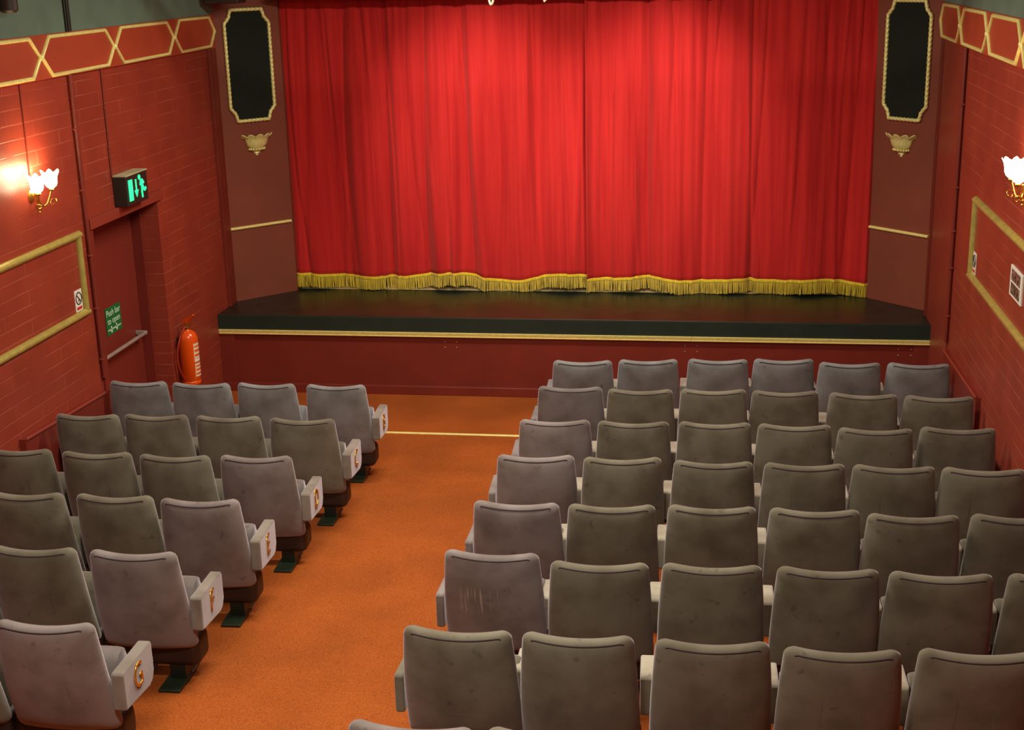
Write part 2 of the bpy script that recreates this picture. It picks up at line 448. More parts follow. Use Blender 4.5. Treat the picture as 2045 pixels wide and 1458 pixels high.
# gold wall panel frames
def panel_frame(side, x, sgn, y0, y1, z0, z1):
    root = tag(empty('gold_panel_frame', (x, (y0 + y1) / 2, z0)), 'long gold moulding frame on the %s brick wall' % side, 'moulding frame', 'gold wall panel frames')
    inv = Matrix.Translation(-Vector(root.location))
    hw = .026
    for nm, a, b in (('top_rail', (y0, z1), (y1, z1)), ('bottom_rail', (y0, z0), (y1, z0)), ('end_rail', (y1, z0), (y1, z1)), ('end_rail', (y0, z0), (y0, z1))):
        d = Vector((0, b[0] - a[0], b[1] - a[1])).normalized()
        m_ = moulding([Vector((x, a[0], a[1])) - d * hw * (0 if nm == 'end_rail' else 1), Vector((x, b[0], b[1])) + d * hw * (0 if nm == 'end_rail' else 1)], (sgn, 0, 0), .056, .036 if nm != 'end_rail' else .034, closed=False)
        o = m_.build(nm, M['old_gold'], root, smooth=True, ang=50); o.matrix_parent_inverse = inv
panel_frame('left', XL, 1, 5.3, 9.30, 1.458, 2.042)
panel_frame('right', XR, -1, 5.3, 10.32, 1.567, 2.133)

# low sloping wainscots
def wainscot(side, x, sgn, y0, y1, z0, z1, wd):
    xx = x + sgn * wd
    m_ = MB().prism([(xx, y0, floor_z(y0)), (xx, y1, floor_z(y1)), (xx, y1, z1), (xx, y0, z0)][::sgn], (-sgn * wd, 0, 0))
    root = tag(m_.build('wall_wainscot', M['dark_red']), 'low sloping dark red boarding along the foot of the %s wall' % side, 'wainscot')
    d = Vector((0, y1 - y0, z1 - z0)); n = 14
    moulding([(xx, y0, z0), (xx, y1, z1)], (sgn, 0, 0), .025, .012, False).build('capping', M['red_board'], root, smooth=True)
wainscot('left', XL, 1, 8.12, 9.42, .865, .80, .05)
wainscot('right', XR, -1, 9.62, 11.09, .83, .765, .035)

# ------------------------------------------------------------------ emergency door on the left
door = tag(empty('door_1', (XL - .25, (DY0 + DY1) / 2, floor_z(10.2))), 'dark red recessed emergency exit door in the left wall', 'door', kind='structure')
inv = Matrix.Translation(-Vector(door.location))
def dp(o): o.parent = door; o.matrix_parent_inverse = inv; return o
dp(MB().box(XL - .29, XL - .24, DY0, DY1, .02, DZ).build('door_leaf', M['door_red'], bevel=.004))
fr = MB(); fr.box(XL - .24, XL - .15, DY0, DY0 + .05, 0, DZ); fr.box(XL - .24, XL - .15, DY1 - .03, DY1, 0, DZ); fr.box(XL - .24, XL - .15, DY0 + .05, DY1 - .03, DZ - .05, DZ)
dp(fr.build('door_frame', M['dark_red'], bevel=.004))
dp(MB().box(XL - .01, XL + .035, DY0 - .06, DY1 + .06, DZ - .005, DZ + .075).build('lintel_board', M['red_board'], bevel=.005))
dp(MB().box(XL - .01, XL + .02, DY0 - .075, DY0, .1, DZ - .005).build('architrave', M['dark_red'], bevel=.004))
bar = MB().tube([(XL - .155, DY0 + .16, .925), (XL - .155, 10.66, .925)], .016, 12)
bo = tag(dp(bar.build('push_bar', M['steel'], smooth=True, ang=60)), 'grey steel push bar')
pv = MB()
for y in (DY0 + .17, 10.645): pv.box(XL - .24, XL - .14, y - .012, y + .012, .908, .945)
dp(pv.build('bar_bracket', M['steel'], bevel=.006))

# push-bar sign on the door
sx = XL - .238
sg = tag(MB().box(sx, sx + .004, 10.10, 10.385, 1.04, 1.265).build('push_bar_sign', M['sign_green']), 'green sign with pale lettering and arrows on the exit door', 'sign')
place_text('lettering', 'Push bar', .075, .0006, M['sign_pale'], (sx + .005, 10.243, 1.217), (0, 1, 0), (0, 0, 1), sg)
place_text('lettering', 'to open', .075, .0006, M['sign_pale'], (sx + .005, 10.243, 1.150), (0, 1, 0), (0, 0, 1), sg)
ar = MB().box(sx + .004, sx + .0052, 10.12, 10.365, 1.076, 1.086)
for y in (10.185, 10.285): ar.prism([(sx + .004, y - .008, 1.108), (sx + .004, y - .008, 1.072), (sx + .004, y - .022, 1.072), (sx + .004, y, 1.048), (sx + .004, y + .022, 1.072), (sx + .004, y + .008, 1.072), (sx + .004, y + .008, 1.108)], (.0012, 0, 0))
ar.build('bar_and_arrows', M['sign_pale'], sg)

# illuminated exit box
ex = tag(empty('exit_sign', (XL, 10.18, 2.15)), 'black box exit sign with lit green running figure above the door', 'exit sign')
inv_e = Matrix.Translation(-Vector(ex.location))
def ep(o): o.parent = ex; o.matrix_parent_inverse = inv_e; return o
EX = XL + .115
ep(MB().box(XL, EX, 9.985, 10.385, 2.128, 2.362).build('casing', M['black'], bevel=.006))
ep(MB().box(XL + .002, EX + .004, 9.98, 10.39, 2.362, 2.372).build('lid', M['cream_top'], bevel=.002))
g = MB().box(EX, EX + .004, 10.02, 10.092, 2.165, 2.33)
ep(g.build('door_symbol', M['exit_glow']))
def flat(poly): return MB().prism([(EX, y, z) for y, z in poly], (.004, 0, 0))
yA, zA = 10.160, 2.245
ep(flat([(yA - .009, 2.32), (yA - .009, 2.235), (yA - .036, 2.235), (yA, 2.18), (yA + .036, 2.235), (yA + .009, 2.235), (yA + .009, 2.32)]).build('arrow', M['exit_glow']))
man = MB()
def limb(a, b, wd):
    a = Vector((0,) + a); b = Vector((0,) + b); d = (b - a).normalized(); q = Vector((0, -d.z, d.y)) * wd / 2
    man.prism([Vector((EX, 0, 0)) + p for p in (a - q, b - q, b + q, a + q)], (.004, 0, 0))
man.lathe([(0.0001, 0), (.021, 0), (.021, .004), (.0001, .004)], n=14)
man.xform(Matrix.Translation((EX, 10.232, 2.325)) @ Matrix.Rotation(PI / 2, 4, 'Y'))
limb((10.265, 2.305), (10.275, 2.245), .04); limb((10.27, 2.245), (10.262, 2.205), .026); limb((10.262, 2.208), (10.268, 2.16), .022)
limb((10.28, 2.245), (10.315, 2.215), .026); limb((10.312, 2.212), (10.345, 2.228), .022); limb((10.255, 2.30), (10.235, 2.262), .016); limb((10.28, 2.30), (10.312, 2.27), .016)
ep(man.build('running_figure', M['exit_glow']))

# cables and pipes on the walls
def pipe(name, label, pts, r, m, clips=(), group=None, cat='pipe', cl=.022):
    o = tag(MB().tube(pts, r, 8).build(name, m, smooth=True, ang=60), label, cat, group)
    a = Vector(pts[0])
    for z in clips:
        MB().box(a.x - cl * .7, a.x + cl * .7, a.y - cl, a.y + cl, z - .008, z + .008).build('clip', M['red_board'], o, bevel=.003)
    return o
pipe('wall_conduit', 'dark red conduit running down beside the exit door frame', [(XL + .02, 9.44, .9), (XL + .02, 9.44, FZ0)], .017, M['dark_red'], (1.05, 1.45, 1.86, 2.35, 2.8))
pipe('wall_conduit', 'thin conduit dropping from the frieze to the exit sign', [(XL + .008, 9.975, 2.36), (XL + .008, 9.985, FZ0)], .007, M['dark_red'], (2.6, 2.9), cl=.012)
pipe('wall_cable', 'thin cable dropping from the frieze to the left wall lamp', [(XL + .006, 8.713, 2.54), (XL + .006, 8.718, FZ0)], .0045, M['dark_red'], cat='cable')
pipe('wall_conduit', 'dark conduit running down the right wall beside the smooth board', [(XR - .02, 11.11, .83), (XR - .02, 11.12, FZ0 - .01)], .016, M['dark_red'], (1.05, 1.45, 1.75, 2.1, 2.75))
for i, (dy, lab) in enumerate(((0, 'nearer black cable rising over the green wall above the frieze'), (.035, 'middle black cable rising over the green wall above the frieze'), (.065, 'farther black cable rising over the green wall above the frieze'))):
    pipe('wall_cable', lab, [(XL + .022, 9.47 + dy, FZ1 + .004), (XL + .022, 9.46 + dy, CEIL - .02)], (.008, .010, .007)[i], M['black'], group='black cables above the left frieze', cat='cable')

# no smoking signs
def no_smoking(side, x, sgn, y0, y1, z0, z1):
    o = tag(MB().box(min(x, x + sgn * .004), max(x, x + sgn * .004), y0, y1, z0, z1).build('no_smoking_sign', M['white']), 'small white no smoking sign in the corner of the gold frame, %s wall' % side, 'sign', 'no smoking signs')
    xf = x + sgn * .0045; yc = (y0 + y1) / 2; zc = z0 + (z1 - z0) * .6; r = (y1 - y0) * .40
    ring = MB().tube([(xf, yc + r * math.cos(2 * PI * i / 28), zc + r * math.sin(2 * PI * i / 28)) for i in range(28)], .0045, 6, True)
    ring.tube([(xf, yc - sgn * r * .7, zc + r * .7), (xf, yc + sgn * r * .7, zc - r * .7)], .0045, 6)
    ring.build('prohibition_ring', M['ink'], o)
    cg = MB().box(min(xf, xf + sgn * .001), max(xf, xf + sgn * .001), yc - .005, yc + .005, zc - r * .7, zc - r * .1); cg.build('cigarette', M['ink'], o)
    MB().box(min(xf, xf + sgn * .001), max(xf, xf + sgn * .001), y0 + .014, y1 - .014, z0 + .012, z0 + .034).build('red_caption', M['sign_red'], o)
no_smoking('left', XL, 1, 9.150, 9.260, 1.490, 1.650)
no_smoking('right', XR, -1, 10.178, 10.288, 1.600, 1.760)

# poster on the right wall
po = tag(MB().box(XR - .012, XR, 8.60, 8.95, 1.762, 1.958).build('photo_board', M['white'], bevel=.002), 'white framed board with two dark photographs on the right wall', 'picture')
for z0, z1 in ((1.78, 1.853), (1.867, 1.94)):
    MB().box(XR - .014, XR - .012, 8.65, 8.905, z0, z1).build('photograph', M['photo'], po)

# ------------------------------------------------------------------ wall lamps
def wall_lamp(side, x, sgn, yc, zc):
    root = tag(empty('wall_lamp', (x, yc, zc)), 'lit brass twin wall lamp with tulip glass shades on the %s wall' % side, 'wall lamp', 'twin wall lamps')
    plate = MB().lathe([(.001, 0), (.045, 0), (.045, .006), (.034, .014), (.02, .022), (.001, .026)], n=24).xform(Matrix.Rotation(sgn * PI / 2, 4, 'Y'))
    plate.build('wall_plate', M['brass'], root, smooth=True)
    fin = MB().lathe([(.001, -.125), (.008, -.12), (.009, -.112), (.004, -.104), (.012, -.096), (.015, -.085), (.006, -.072), (.010, -.064), (.013, -.05), (.012, .01), (.001, .018)], (sgn * .05, 0, 0), 14)
    fin.build('finial', M['brass'], root, smooth=True)
    D = .105
    for q in (-1, 1):
        pts = []
        for i in range(15):
            t = i / 14
            pts.append((sgn * (.05 + (D - .05) * t), q * .1 * t, -.03 - .055 * math.sin(PI * min(1, t * 1.05)) + .06 * t * t))
        MB().tube(pts, .006, 8).build('arm', M['brass'], root, smooth=True, ang=60)
        sc = [(sgn * D + .026 * math.cos(a) * (1 - i / 24), q * .1 + q * .026 * math.sin(a) * (1 - i / 24), -.058 + .02 * math.sin(a * 1.0)) for i, a in enumerate([k * .5 for k in range(13)])]
        MB().tube(sc, .0045, 6).build('scroll', M['brass'], root, smooth=True, ang=60)
        MB().lathe([(.001, .018), (.018, .02), (.022, .03), (.016, .04), (.001, .042)], (sgn * D, q * .1, 0), 16).build('cup', M['brass'], root, smooth=True)
        def rf(a, r, z):
            t = max(0, (z - .06) / .09)
            return r * (1 + .10 * t * math.cos(6 * a)), .012 * t * math.cos(6 * a)
        sh = MB().lathe([(.018, .04), (.034, .052), (.044, .075), (.046, .1), (.05, .125), (.062, .15), (.058, .151), (.046, .126), (.042, .1), (.038, .078), (.014, .05)], (sgn * D, q * .1, 0), 36, rfun=rf)
        sh.build('glass_shade', M['glow_glass'], root, smooth=True, ang=80)
        d = bpy.data.lights.new('bulb_light', 'POINT'); d.energy = 3.5; d.color = (1, .72, .4); d.shadow_soft_size = .04
        lo = bpy.data.objects.new('bulb_light', d); C.objects.link(lo); lo.parent = root; lo.location = (sgn * D, q * .1, .17)
wall_lamp('left', XL, 1, 8.70, 2.435)
wall_lamp('right', XR, -1, 8.60, 2.515)

# ------------------------------------------------------------------ fire extinguisher
EXX, EXY, EXZ = XL + .098, 10.95, .385
fe = tag(empty('fire_extinguisher', (EXX, EXY, EXZ)), 'red fire extinguisher hanging on the left wall between door and stage', 'fire extinguisher')
MB().lathe([(.001, 0), (.078, 0), (.082, .004), (.082, .03), (.078, .034), (.0835, .04), (.0835, .40), (.080, .43), (.068, .458), (.045, .477), (.026, .487), (.024, .5), (.001, .5)], n=36).build('body', M['ext_red'], fe, smooth=True, ang=60)
MB().lathe([(.001, .498), (.028, .498), (.028, .515), (.02, .522), (.018, .55), (.001, .552)], n=16).build('valve', M['brass'], fe, smooth=True)
hd = MB(); hd.prism([(-.012, -.035, .548), (-.012, .01, .548), (-.012, .085, .625), (-.012, .08, .634), (-.012, -.03, .575)], (.024, 0, 0)); hd.xform(Matrix.Rotation(-PI / 2 - .3, 4, 'Z'))
hd.build('lever', M['ext_red'], fe, bevel=.003)
MB().prism([(-.010, -.02, .535), (-.010, .075, .548), (-.010, .075, .56), (-.010, -.02, .552)], (.020, 0, 0)).xform(Matrix.Rotation(-PI / 2 - .3, 4, 'Z')).build('carry_handle', M['brass'], fe, bevel=.003)
hp = []
for i in range(26):
    t = i / 25
    bl = math.sin(PI * (t * .86 + .02)) ** .8; hp.append((-.062 * bl, -.02 - .105 * bl, .525 - .49 * t))
MB().tube(hp, .0105, 10).build('hose', M['hose'], fe, smooth=True, ang=60)
def wrap(a0, a1, z0, z1, r):
    mb = MB(); n = 10; rings = [[(r * math.cos(a0 + (a1 - a0) * i / n), r * math.sin(a0 + (a1 - a0) * i / n), z) for i in range(n + 1)] for z in (z0, z1)]
    return mb.loft(rings, False, False, False)
for nm, z0, z1, mm in (('instruction_label', .24, .375, 'label_white'), ('caption_label', .21, .237, 'white'), ('class_label', .075, .195, 'label_white')):
    lb = wrap(-.7, .3, z0, z1, .0842).build(nm, M[mm], fe, smooth=True)
    if nm != 'caption_label':
        br = MB(); 
        for i in range(3):
            zz = z0 + (z1 - z0) * (.14 + .3 * i); q = wrap(-.62, .22, zz, zz + (z1 - z0) * (.14 if i != 2 else .1), .0848); br.add(q.v, q.f)
        br.build('print', M['ext_red'], lb, smooth=True)
MB().box(XL - EXX, -.08, -.025, .025, .3, .42).build('wall_bracket', M['dark_metal'], fe, bevel=.004)

# ------------------------------------------------------------------ ornaments of the splayed walls
def cartouche(s, t0, t1, z0, z1):
    p = s['p']; dz = s['dz']
    n = s['n']; ins = .016
    ct, cz = .068, .125
    L, R, B, T = t0 + ins, t1 - ins, z0 + ins + dz, z1 - ins + dz
    base = [(L + ct, T), (R - ct, T), (R - ct * .72, T - cz * .55), (R, T - cz), (R, B + cz), (R - ct * .72, B + cz * .55), (R - ct, B), (L + ct, B), (L + ct * .72, B + cz * .55), (L, B + cz), (L, T - cz), (L + ct * .72, T - cz * .55)]
    root = tag(empty('ornamental_panel', p((t0 + t1) / 2, B, 0)), 'black panel in a gold rope frame on the angled wall %s of the curtain' % s['side'], 'wall panel', 'black panels beside the curtain')
    inv = Matrix.Translation(-Vector(root.location))
    q = [p(a, b, .001) for a, b in base]
    mb = MB().prism(q, n * .012)
    o = mb.build('black_infill', M['black_panel'], root); o.matrix_parent_inverse = inv
    path = []
    for i in range(len(base)):
        a, b = Vector(base[i]), Vector(base[(i + 1) % len(base)])
        m_ = max(2, int((b - a).length / .008))
        path += [p(*(a.lerp(b, j / m_)), .016) for j in range(m_)]
    o = MB().tube(path, .0165, 12, True, lambda a, L_: 1 + .13 * math.cos(2 * a - L_ * 2 * PI / .042)).build('rope_frame', M['gold_leaf'], root, smooth=True, ang=80)
    o.matrix_parent_inverse = inv
cartouche(SL, .095, .592, 2.475, 3.537)
cartouche(SR, .095, .592, 2.475, 3.537)

def urn(s, tc, zt, zb):
    c = s['p'](tc, zt + s['dz'], 0)
    root = tag(empty('wall_urn', c), 'gilded scalloped half bowl ornament on the angled wall %s of the curtain' % s['side'], 'wall ornament', 'gilded half bowls')
    ang = math.atan2(s['n'].y, s['n'].x); root.rotation_euler = (0, 0, ang - PI / 2)   # local +y points off the wall
    H = zt - zb
    def rf(a, r, z):
        t = max(0, min(1, (z + H * .62) / (H * .62)))
        lob = abs(math.sin(5 * a))
        return r * (1 - .07 * t + .09 * t * lob), .024 * t ** 3 * lob - .014 * t ** 3
    bowl = MB().lathe([(.06, -H * .62), (.085, -H * .57), (.106, -H * .45), (.116, -H * .3), (.124, -H * .17), (.140, -H * .08), (.162, -H * .02), (.170, .004), (.160, .010), (.136, -H * .06), (.06, -H * .5)], n=60, a0=0, a1=PI, rfun=rf)
    bowl.xform(Matrix.Diagonal((1, .62, 1, 1))).build('bowl', M['gold_leaf'], root, smooth=True, ang=70)
    beads = MB()
    for i in range(9):
        a = PI * (i + .5) / 9
        beads.ball((.082 * math.cos(a), .05 * math.sin(a), -H * .66), .0125, 6)
    beads.build('bead_row', M['gold_leaf'], root, smooth=True, ang=80)
    MB().lathe([(.001, -H), (.012, -H * .985), (.018, -H * .95), (.01, -H * .9), (.034, -H * .87), (.03, -H * .82), (.05, -H * .76), (.062, -H * .7), (.06, -H * .64), (.001, -H * .62)], n=20, a0=0, a1=PI).xform(Matrix.Diagonal((1, .62, 1, 1))).build('finial', M['gold_leaf'], root, smooth=True, ang=60)
urn(SL, .357, 2.345, 2.15)
urn(SR, .357, 2.345, 2.15)
for s, z in ((SL, 1.468), (SR, 1.433)):
    p = s['p']
    m_ = moulding([p(.006, z), p(s['len'] - .02, z)], s['n'], .03, .024, False)
    tag(m_.build('gold_rail', M['gold'], smooth=True, ang=50), 'short horizontal gold rail on the angled wall %s of the curtain' % s['side'], 'rail', 'gold rails beside the curtain')

# ------------------------------------------------------------------ the stage
ZS = .751
st = tag(empty('stage', (-1.39, YS, 0)), 'low stage with black deck, gold edge moulding and dark red front', 'stage')
inv_s = Matrix.Translation(-Vector(st.location))
def sp(o): o.parent = st; o.matrix_parent_inverse = inv_s; return o
dk = MB().prism([(XL, YS, .70), (XR, YS, .70), (XR, 12.45, .70), (1.405, 12.95, .70), (1.405, 13.03, .70), (-4.18, 13.03, .70), (-4.18, 12.95, .70), (XL, 12.45, .70)], (0, 0, ZS - .70))
sp(dk.build('deck', M['stage_black'], bevel=.003))
sp(MB().box(-4.17, 1.395, 13.03, 14.3, .70, ZS).build('backstage_deck', M['pale_floor']))
sp(MB().box(XL, XR, YS - .022, YS, .612, ZS - .002).build('edge_board', M['stage_lip'], bevel=.003))
sp(MB().box(XL, XR, YS + .012, YS + .05, .0, .70).build('front_panel', M['dark_red']))
xs = [XL + .002, -2.42, -.20, XR - .002]
for a, b in zip(xs[:-1], xs[1:]):
    prof = [(.0, .563), (-.020, .563), (-.026, .569), (-.026, .576), (-.020, .58), (-.020, .586), (-.030, .591), (-.030, .60), (-.034, .603), (-.034, .611), (0, .611)]
    rings = [[(x, YS + y, z) for y, z in prof] for x in (a + .001, b - .001)]
    sp(MB().loft(rings).build('gold_moulding', M['gold'], smooth=True, ang=20))
sp(MB().box(XL, XR, YS - .032, YS + .012, 0, .085).build('skirting', M['dark_red'], bevel=.005))
for x0, x1 in ((XL, XL + .15), (XR - .15, XR)):
    sp(MB().box(x0, x1, YS - .008, YS + .012, .085, .56).build('end_panel', M['dark_red'], bevel=.003))
for x in (-2.42, -.20, 1.68):
    for dx in (-.055, .055):
        for z in (.46, .515): sp(MB().ball((x + dx, YS + .011, z), .006, 5).build('screw_head', M['steel'], smooth=True))

# ------------------------------------------------------------------ curtains with gold fringe
def make_curtain(name, label, x0, x1, ybase, seed, lead):
    r = np.random.default_rng(seed)
    Wd = x1 - x0; ZT, ZB = 3.95, .892
    nx, nz = int(Wd / .0105), 54
    X = np.linspace(x0, x1, nx)[None, :].repeat(nz, 0)
    Zc = np.linspace(0, 1, nz)[:, None]                   # 0 top .. 1 bottom
    Yv = np.zeros((nz, nx))
    # shallow broad swells
    for kf in range(5):
        f = r.uniform(.8, 2.6); ph = r.uniform(0, 6.28); dr = r.uniform(-.8, .8)
        Yv += .014 * np.sin(2 * PI * f * X / 1.0 + ph + dr * Zc) * (.4 + .6 * Zc)
    # pleats: each crease starts at a heading gather and wanders downwards
    x = x0 + .04
    while x < x1 - .02:
        drift = r.normal(0, .07) + .10 * ((x - (x0 + x1) / 2) / Wd) * 0
        bend = r.normal(0, .035); q = r.uniform(.7, 1.8)
        xc = x + drift * Zc ** q + bend * np.sin(PI * Zc)
        dep = r.uniform(.012, .045) if r.random() < .72 else r.uniform(.045, .085)
        fade = np.clip(1 - r.uniform(-.2, .9) * Zc ** r.uniform(.6, 2), .12, 1) if r.random() < .55 else np.clip(.35 + .65 * Zc ** .7, 0, 1)
        wl, wr = r.uniform(.012, .03), r.uniform(.03, .09)
        if r.random() < .45: wl, wr = wr, wl
        d = X - xc
        prof = np.where(d < 0, np.exp(-(np.abs(d) / (wl * (1 + .7 * Zc)))), np.exp(-(np.abs(d) / (wr * (1 + .7 * Zc)))))
        Yv += dep * fade * prof
        x += r.uniform(.05, .13)
    # soft ridges between
    x = x0
    while x < x1:
        xc = x + r.normal(0, .10) * Zc + r.normal(0, .03) * np.sin(PI * Zc)
        wv = r.uniform(.009, .032) * (1 + Zc)
        Yv -= r.uniform(.010, .036) * np.exp(-((X - xc) / wv) ** 2) * np.clip(.3 + Zc, 0, 1)
        x += r.uniform(.08, .2)
    Yv -= Yv.mean()
    if lead:                                              # leading edge lies in front of the other curtain
        e = np.exp(-((X - x0) / .05))
        Yv -= .055 * e
    Xo = X.copy()
    # hem wave
    hem = np.zeros(nx)
    for kf in range(4):
        hem += r.uniform(.006, .013) * np.sin(2 * PI * r.uniform(.35, 1.5) * X[0] + r.uniform(0, 6.28))
    Zw = ZT + (ZB + hem[None, :] - ZT) * Zc
    root = empty(name, ((x0 + x1) / 2, ybase, ZB)); tag(root, label, 'curtain', 'stage curtains')
    inv = Matrix.Translation(-Vector(root.location))
    V = np.stack([Xo, ybase + Yv, Zw], -1).reshape(-1, 3)
    F = [(i * nx + j, (i + 1) * nx + j, (i + 1) * nx + j + 1, i * nx + j + 1) for i in range(nz - 1) for j in range(nx - 1)]
    mb = MB(); mb.v = [tuple(p) for p in V.tolist()]; mb.f = F
    o = mb.build('drape', M['curtain'], root, smooth=True, ang=180); o.matrix_parent_inverse = inv
    so = o.modifiers.new('cloth', 'SOLIDIFY'); so.thickness = .004; so.offset = 1
    # fringe: a braid and hundreds of threads, here and there parted
    step = .006; n2 = int(Wd / step); xi = np.linspace(x0 + .002, x1 - .002, n2)
    yb = np.interp(xi, X[0], ybase + Yv[-1]); zb = np.interp(xi, X[0], ZB + hem)
    fm = MB(); pr = None
    dropn = np.interp(xi, np.linspace(x0, x1, 14), r.uniform(-.008, .010, 14))
    for i in range(n2):
        y = yb[i] - .012; z = zb[i]; L = .125 + dropn[i] + r.normal(0, .004)
        w0 = .0028; off = (.003 if i % 2 else -.003) + r.normal(0, .0012); sway = r.normal(0, .004)
        if r.random() < .03: sway += r.choice([-.012, .012])
        zbtm = max(ZS + .004, z - L)
        fm.loft([[(xi[i] + sway * t - w0, y + off * t + .002, zz), (xi[i] + sway * t, y + off * t - .003, zz), (xi[i] + sway * t + w0, y + off * t + .002, zz), (xi[i] + sway * t, y + off * t + .006, zz)] for t, zz in ((0, z + .004), (.5, (z + zbtm) / 2), (1, zbtm))])
    o = fm.build('fringe', M['fringe'], root); o.matrix_parent_inverse = inv
    br = MB().loft([[(xi[i], yb[i] - .004, zb[i] + .012), (xi[i], yb[i] - .017, zb[i] + .008), (xi[i], yb[i] - .017, zb[i] - .012), (xi[i], yb[i] - .004, zb[i] - .014)] for i in range(0, n2, 2)])
    o = br.build('braid', M['fringe'], root, smooth=True); o.matrix_parent_inverse = inv
make_curtain('stage_curtain', 'red velvet stage curtain with gold fringe, the half beside the exit door', -4.24, -1.20, 13.03, 5, False)
make_curtain('stage_curtain', 'red velvet stage curtain with gold fringe, overlapping half away from the exit door', -1.235, 1.47, 12.985, 9, True)

tag(MB().box(-4.18, 1.40, 12.70, 12.83, 3.598, 4.0).build('curtain_pelmet', M['brown_fit'], bevel=.01), 'dark pelmet across the very top of the red curtains', 'pelmet')

# fittings at the top edge of the view
bx = tag(empty('loudspeaker', (-4.42, 12.2, 3.593)), 'dark box hanging above the left black panel, only its lower edge showing', 'fitting')
MB().box(-.16, .155, -.12, .12, 0, .3).build('case', M['brown_fit'], bx, bevel=.012)
MB().box(-.02, .02, .12, .26, .1, .2).build('bracket', M['dark_metal'], bx)
fx = tag(empty('wall_fitting', (XL, 8.53, 3.66)), 'dark brown fitting high on the green wall at the left end of the frieze', 'fitting')
MB().lathe([(.001, 0), (.045, 0), (.06, .015), (.06, .2), (.001, .21)], (.1, 0, 0), 20).build('housing', M['brown_fit'], fx, smooth=True)
MB().box(0, .06, -.02, .02, .05, .09).build('arm', M['dark_metal'], fx)
MB().box(.0, .03, .10, .16, .0, .12).build('cable_box', M['green_wall'], fx, bevel=.004)

def spotlight(x, y, z, aim, loop, label):
    root = tag(empty('stage_spotlight', (x, y, z)), label, 'spotlight', 'stage spotlights')
    d = (Vector(aim) - Vector((x, y, z))).normalized()
    q = d.to_track_quat('Z', 'Y').to_matrix().to_4x4()
    MB().lathe([(.001, -.2), (.05, -.2), (.07, -.16), (.07, .0), (.075, .02), (.066, .02), (.06, -.02), (.001, -.03)], n=20).xform(q).build('barrel', M['dark_metal'], root, smooth=True)
    MB().tube([(-.09, 0, -.0), (-.09, 0, .12), (0, 0, .2), (.09, 0, .12), (.09, 0, 0)], .009, 8).build('yoke', M['dark_metal'], root, smooth=True)
    MB().tube([(0, 0, .2), (0, 0, CEIL - z)], .014, 8).build('hanger', M['dark_metal'], root, smooth=True)
# cable loop hanging from a ceiling bar, its bottom just dips into view
bar = tag(MB().tube([(-3.8, 10.5, 4.02), (1.1, 10.5, 4.02)], .024, 12).build('lighting_bar', M['dark_metal'], smooth=True, ang=60), 'dark lighting bar hung across the hall in front of the stage', 'lighting bar')
for x in (-3.4, .8): MB().tube([(x, 10.5, 4.02), (x, 10.5, CEIL)], .012, 8).build('drop_rod', M['dark_metal'], bar, smooth=True)
lp = []
for i in range(40):
    t = i / 39
    a = PI + PI * t
    lp.append((-1.712 + .058 * math.cos(a) + .008 * math.sin(2 * a), 10.5 + (.03 if t < .5 else -.03) * abs(math.cos(a)), 3.996 + .408 * math.sin(a)))
ck = tag(MB().tube(lp, .0085, 10).build('cable_loop', M['grey_clamp'], smooth=True, ang=70), 'pale grey cable loop hanging down at the top of the curtain', 'cable')
hk = tag(MB().tube([(-1.306, 10.472, 4.02), (-1.310, 10.47, 3.64), (-1.302, 10.475, 3.604), (-1.292, 10.485, 3.617)], .008, 8).build('cable_end', M['grey_clamp'], smooth=True, ang=70), 'short pale cable end beside the grey loop at the curtain top', 'cable')

# gold carpet strip
tag(MB().box(XL + .01, XR - .01, YR - .018, YR + .018, -.002, .007).build('carpet_strip', M['gold'], bevel=.002), 'thin brass carpet strip across the aisle before the stage', 'carpet strip')

# ------------------------------------------------------------------ tip-up seats
def outline(n=26):
    """right half then mirrored: closed list of (x, z), counter-clockwise seen from the back"""
    tw, bw, zt, zb = .2325, .2560, .79, .205
    rt_, rb = .040, .04
    side = lambda z: bw + (tw - bw) * ((z - zb) / (zt - rt_ - zb)) ** 2.2
    P = []
    for i in range(7):                                   # bottom edge
        P.append((-bw + rb + (2 * bw - 2 * rb) * i / 6, zb))
    for i in range(1, 7):
        a = -PI / 2 + PI / 2 * i / 6; P.append((bw - rb + rb * math.cos(a), zb + rb + rb * math.sin(a)))
    for i in range(1, 10):
        z = zb + rb + (zt - rt_ - zb - rb) * i / 9; P.append((side(z), z))
    sx_ = side(zt - rt_)
    for i in range(1, 9):
        a = PI / 2 * i / 8; P.append((sx_ - rt_ + rt_ * math.cos(a), zt - rt_ + rt_ * math.sin(a)))
    e = sx_ - rt_
    for i in range(1, 17):                               # dipped top edge
        x = e - 2 * e * i / 16; P.append((x, zt - .014 * (1 - (x / e) ** 2)))
    for i in range(1, 9):
        a = PI / 2 + PI / 2 * i / 8; P.append((-sx_ + rt_ + rt_ * math.cos(a), zt - rt_ + rt_ * math.sin(a)))
    for i in range(1, 10):
        z = zt - rt_ - (zt - rt_ - zb - rb) * i / 9; P.append((-side(z), z))
    for i in range(1, 6):
        a = PI + PI / 2 * i / 6; P.append((-bw + rb + rb * math.cos(a), zb + rb + rb * math.sin(a)))
    return P
OUT = outline()
ZC = .5
def shape(x, y, z):
    """recline, wrap-round and lower bulge of a backrest"""
    y += (.79 - z) * .205 - .05
    y += .027 * (x / .23) ** 2
    y -= .020 * math.sin(PI * min(1, max(0, (z - .2) / .59)))
    return (x, y, z)
def ring(inset, y):
    return [shape(x * (1 - inset / .235), y, ZC + (z - ZC) * (1 - inset / .29)) for x, z in OUT]
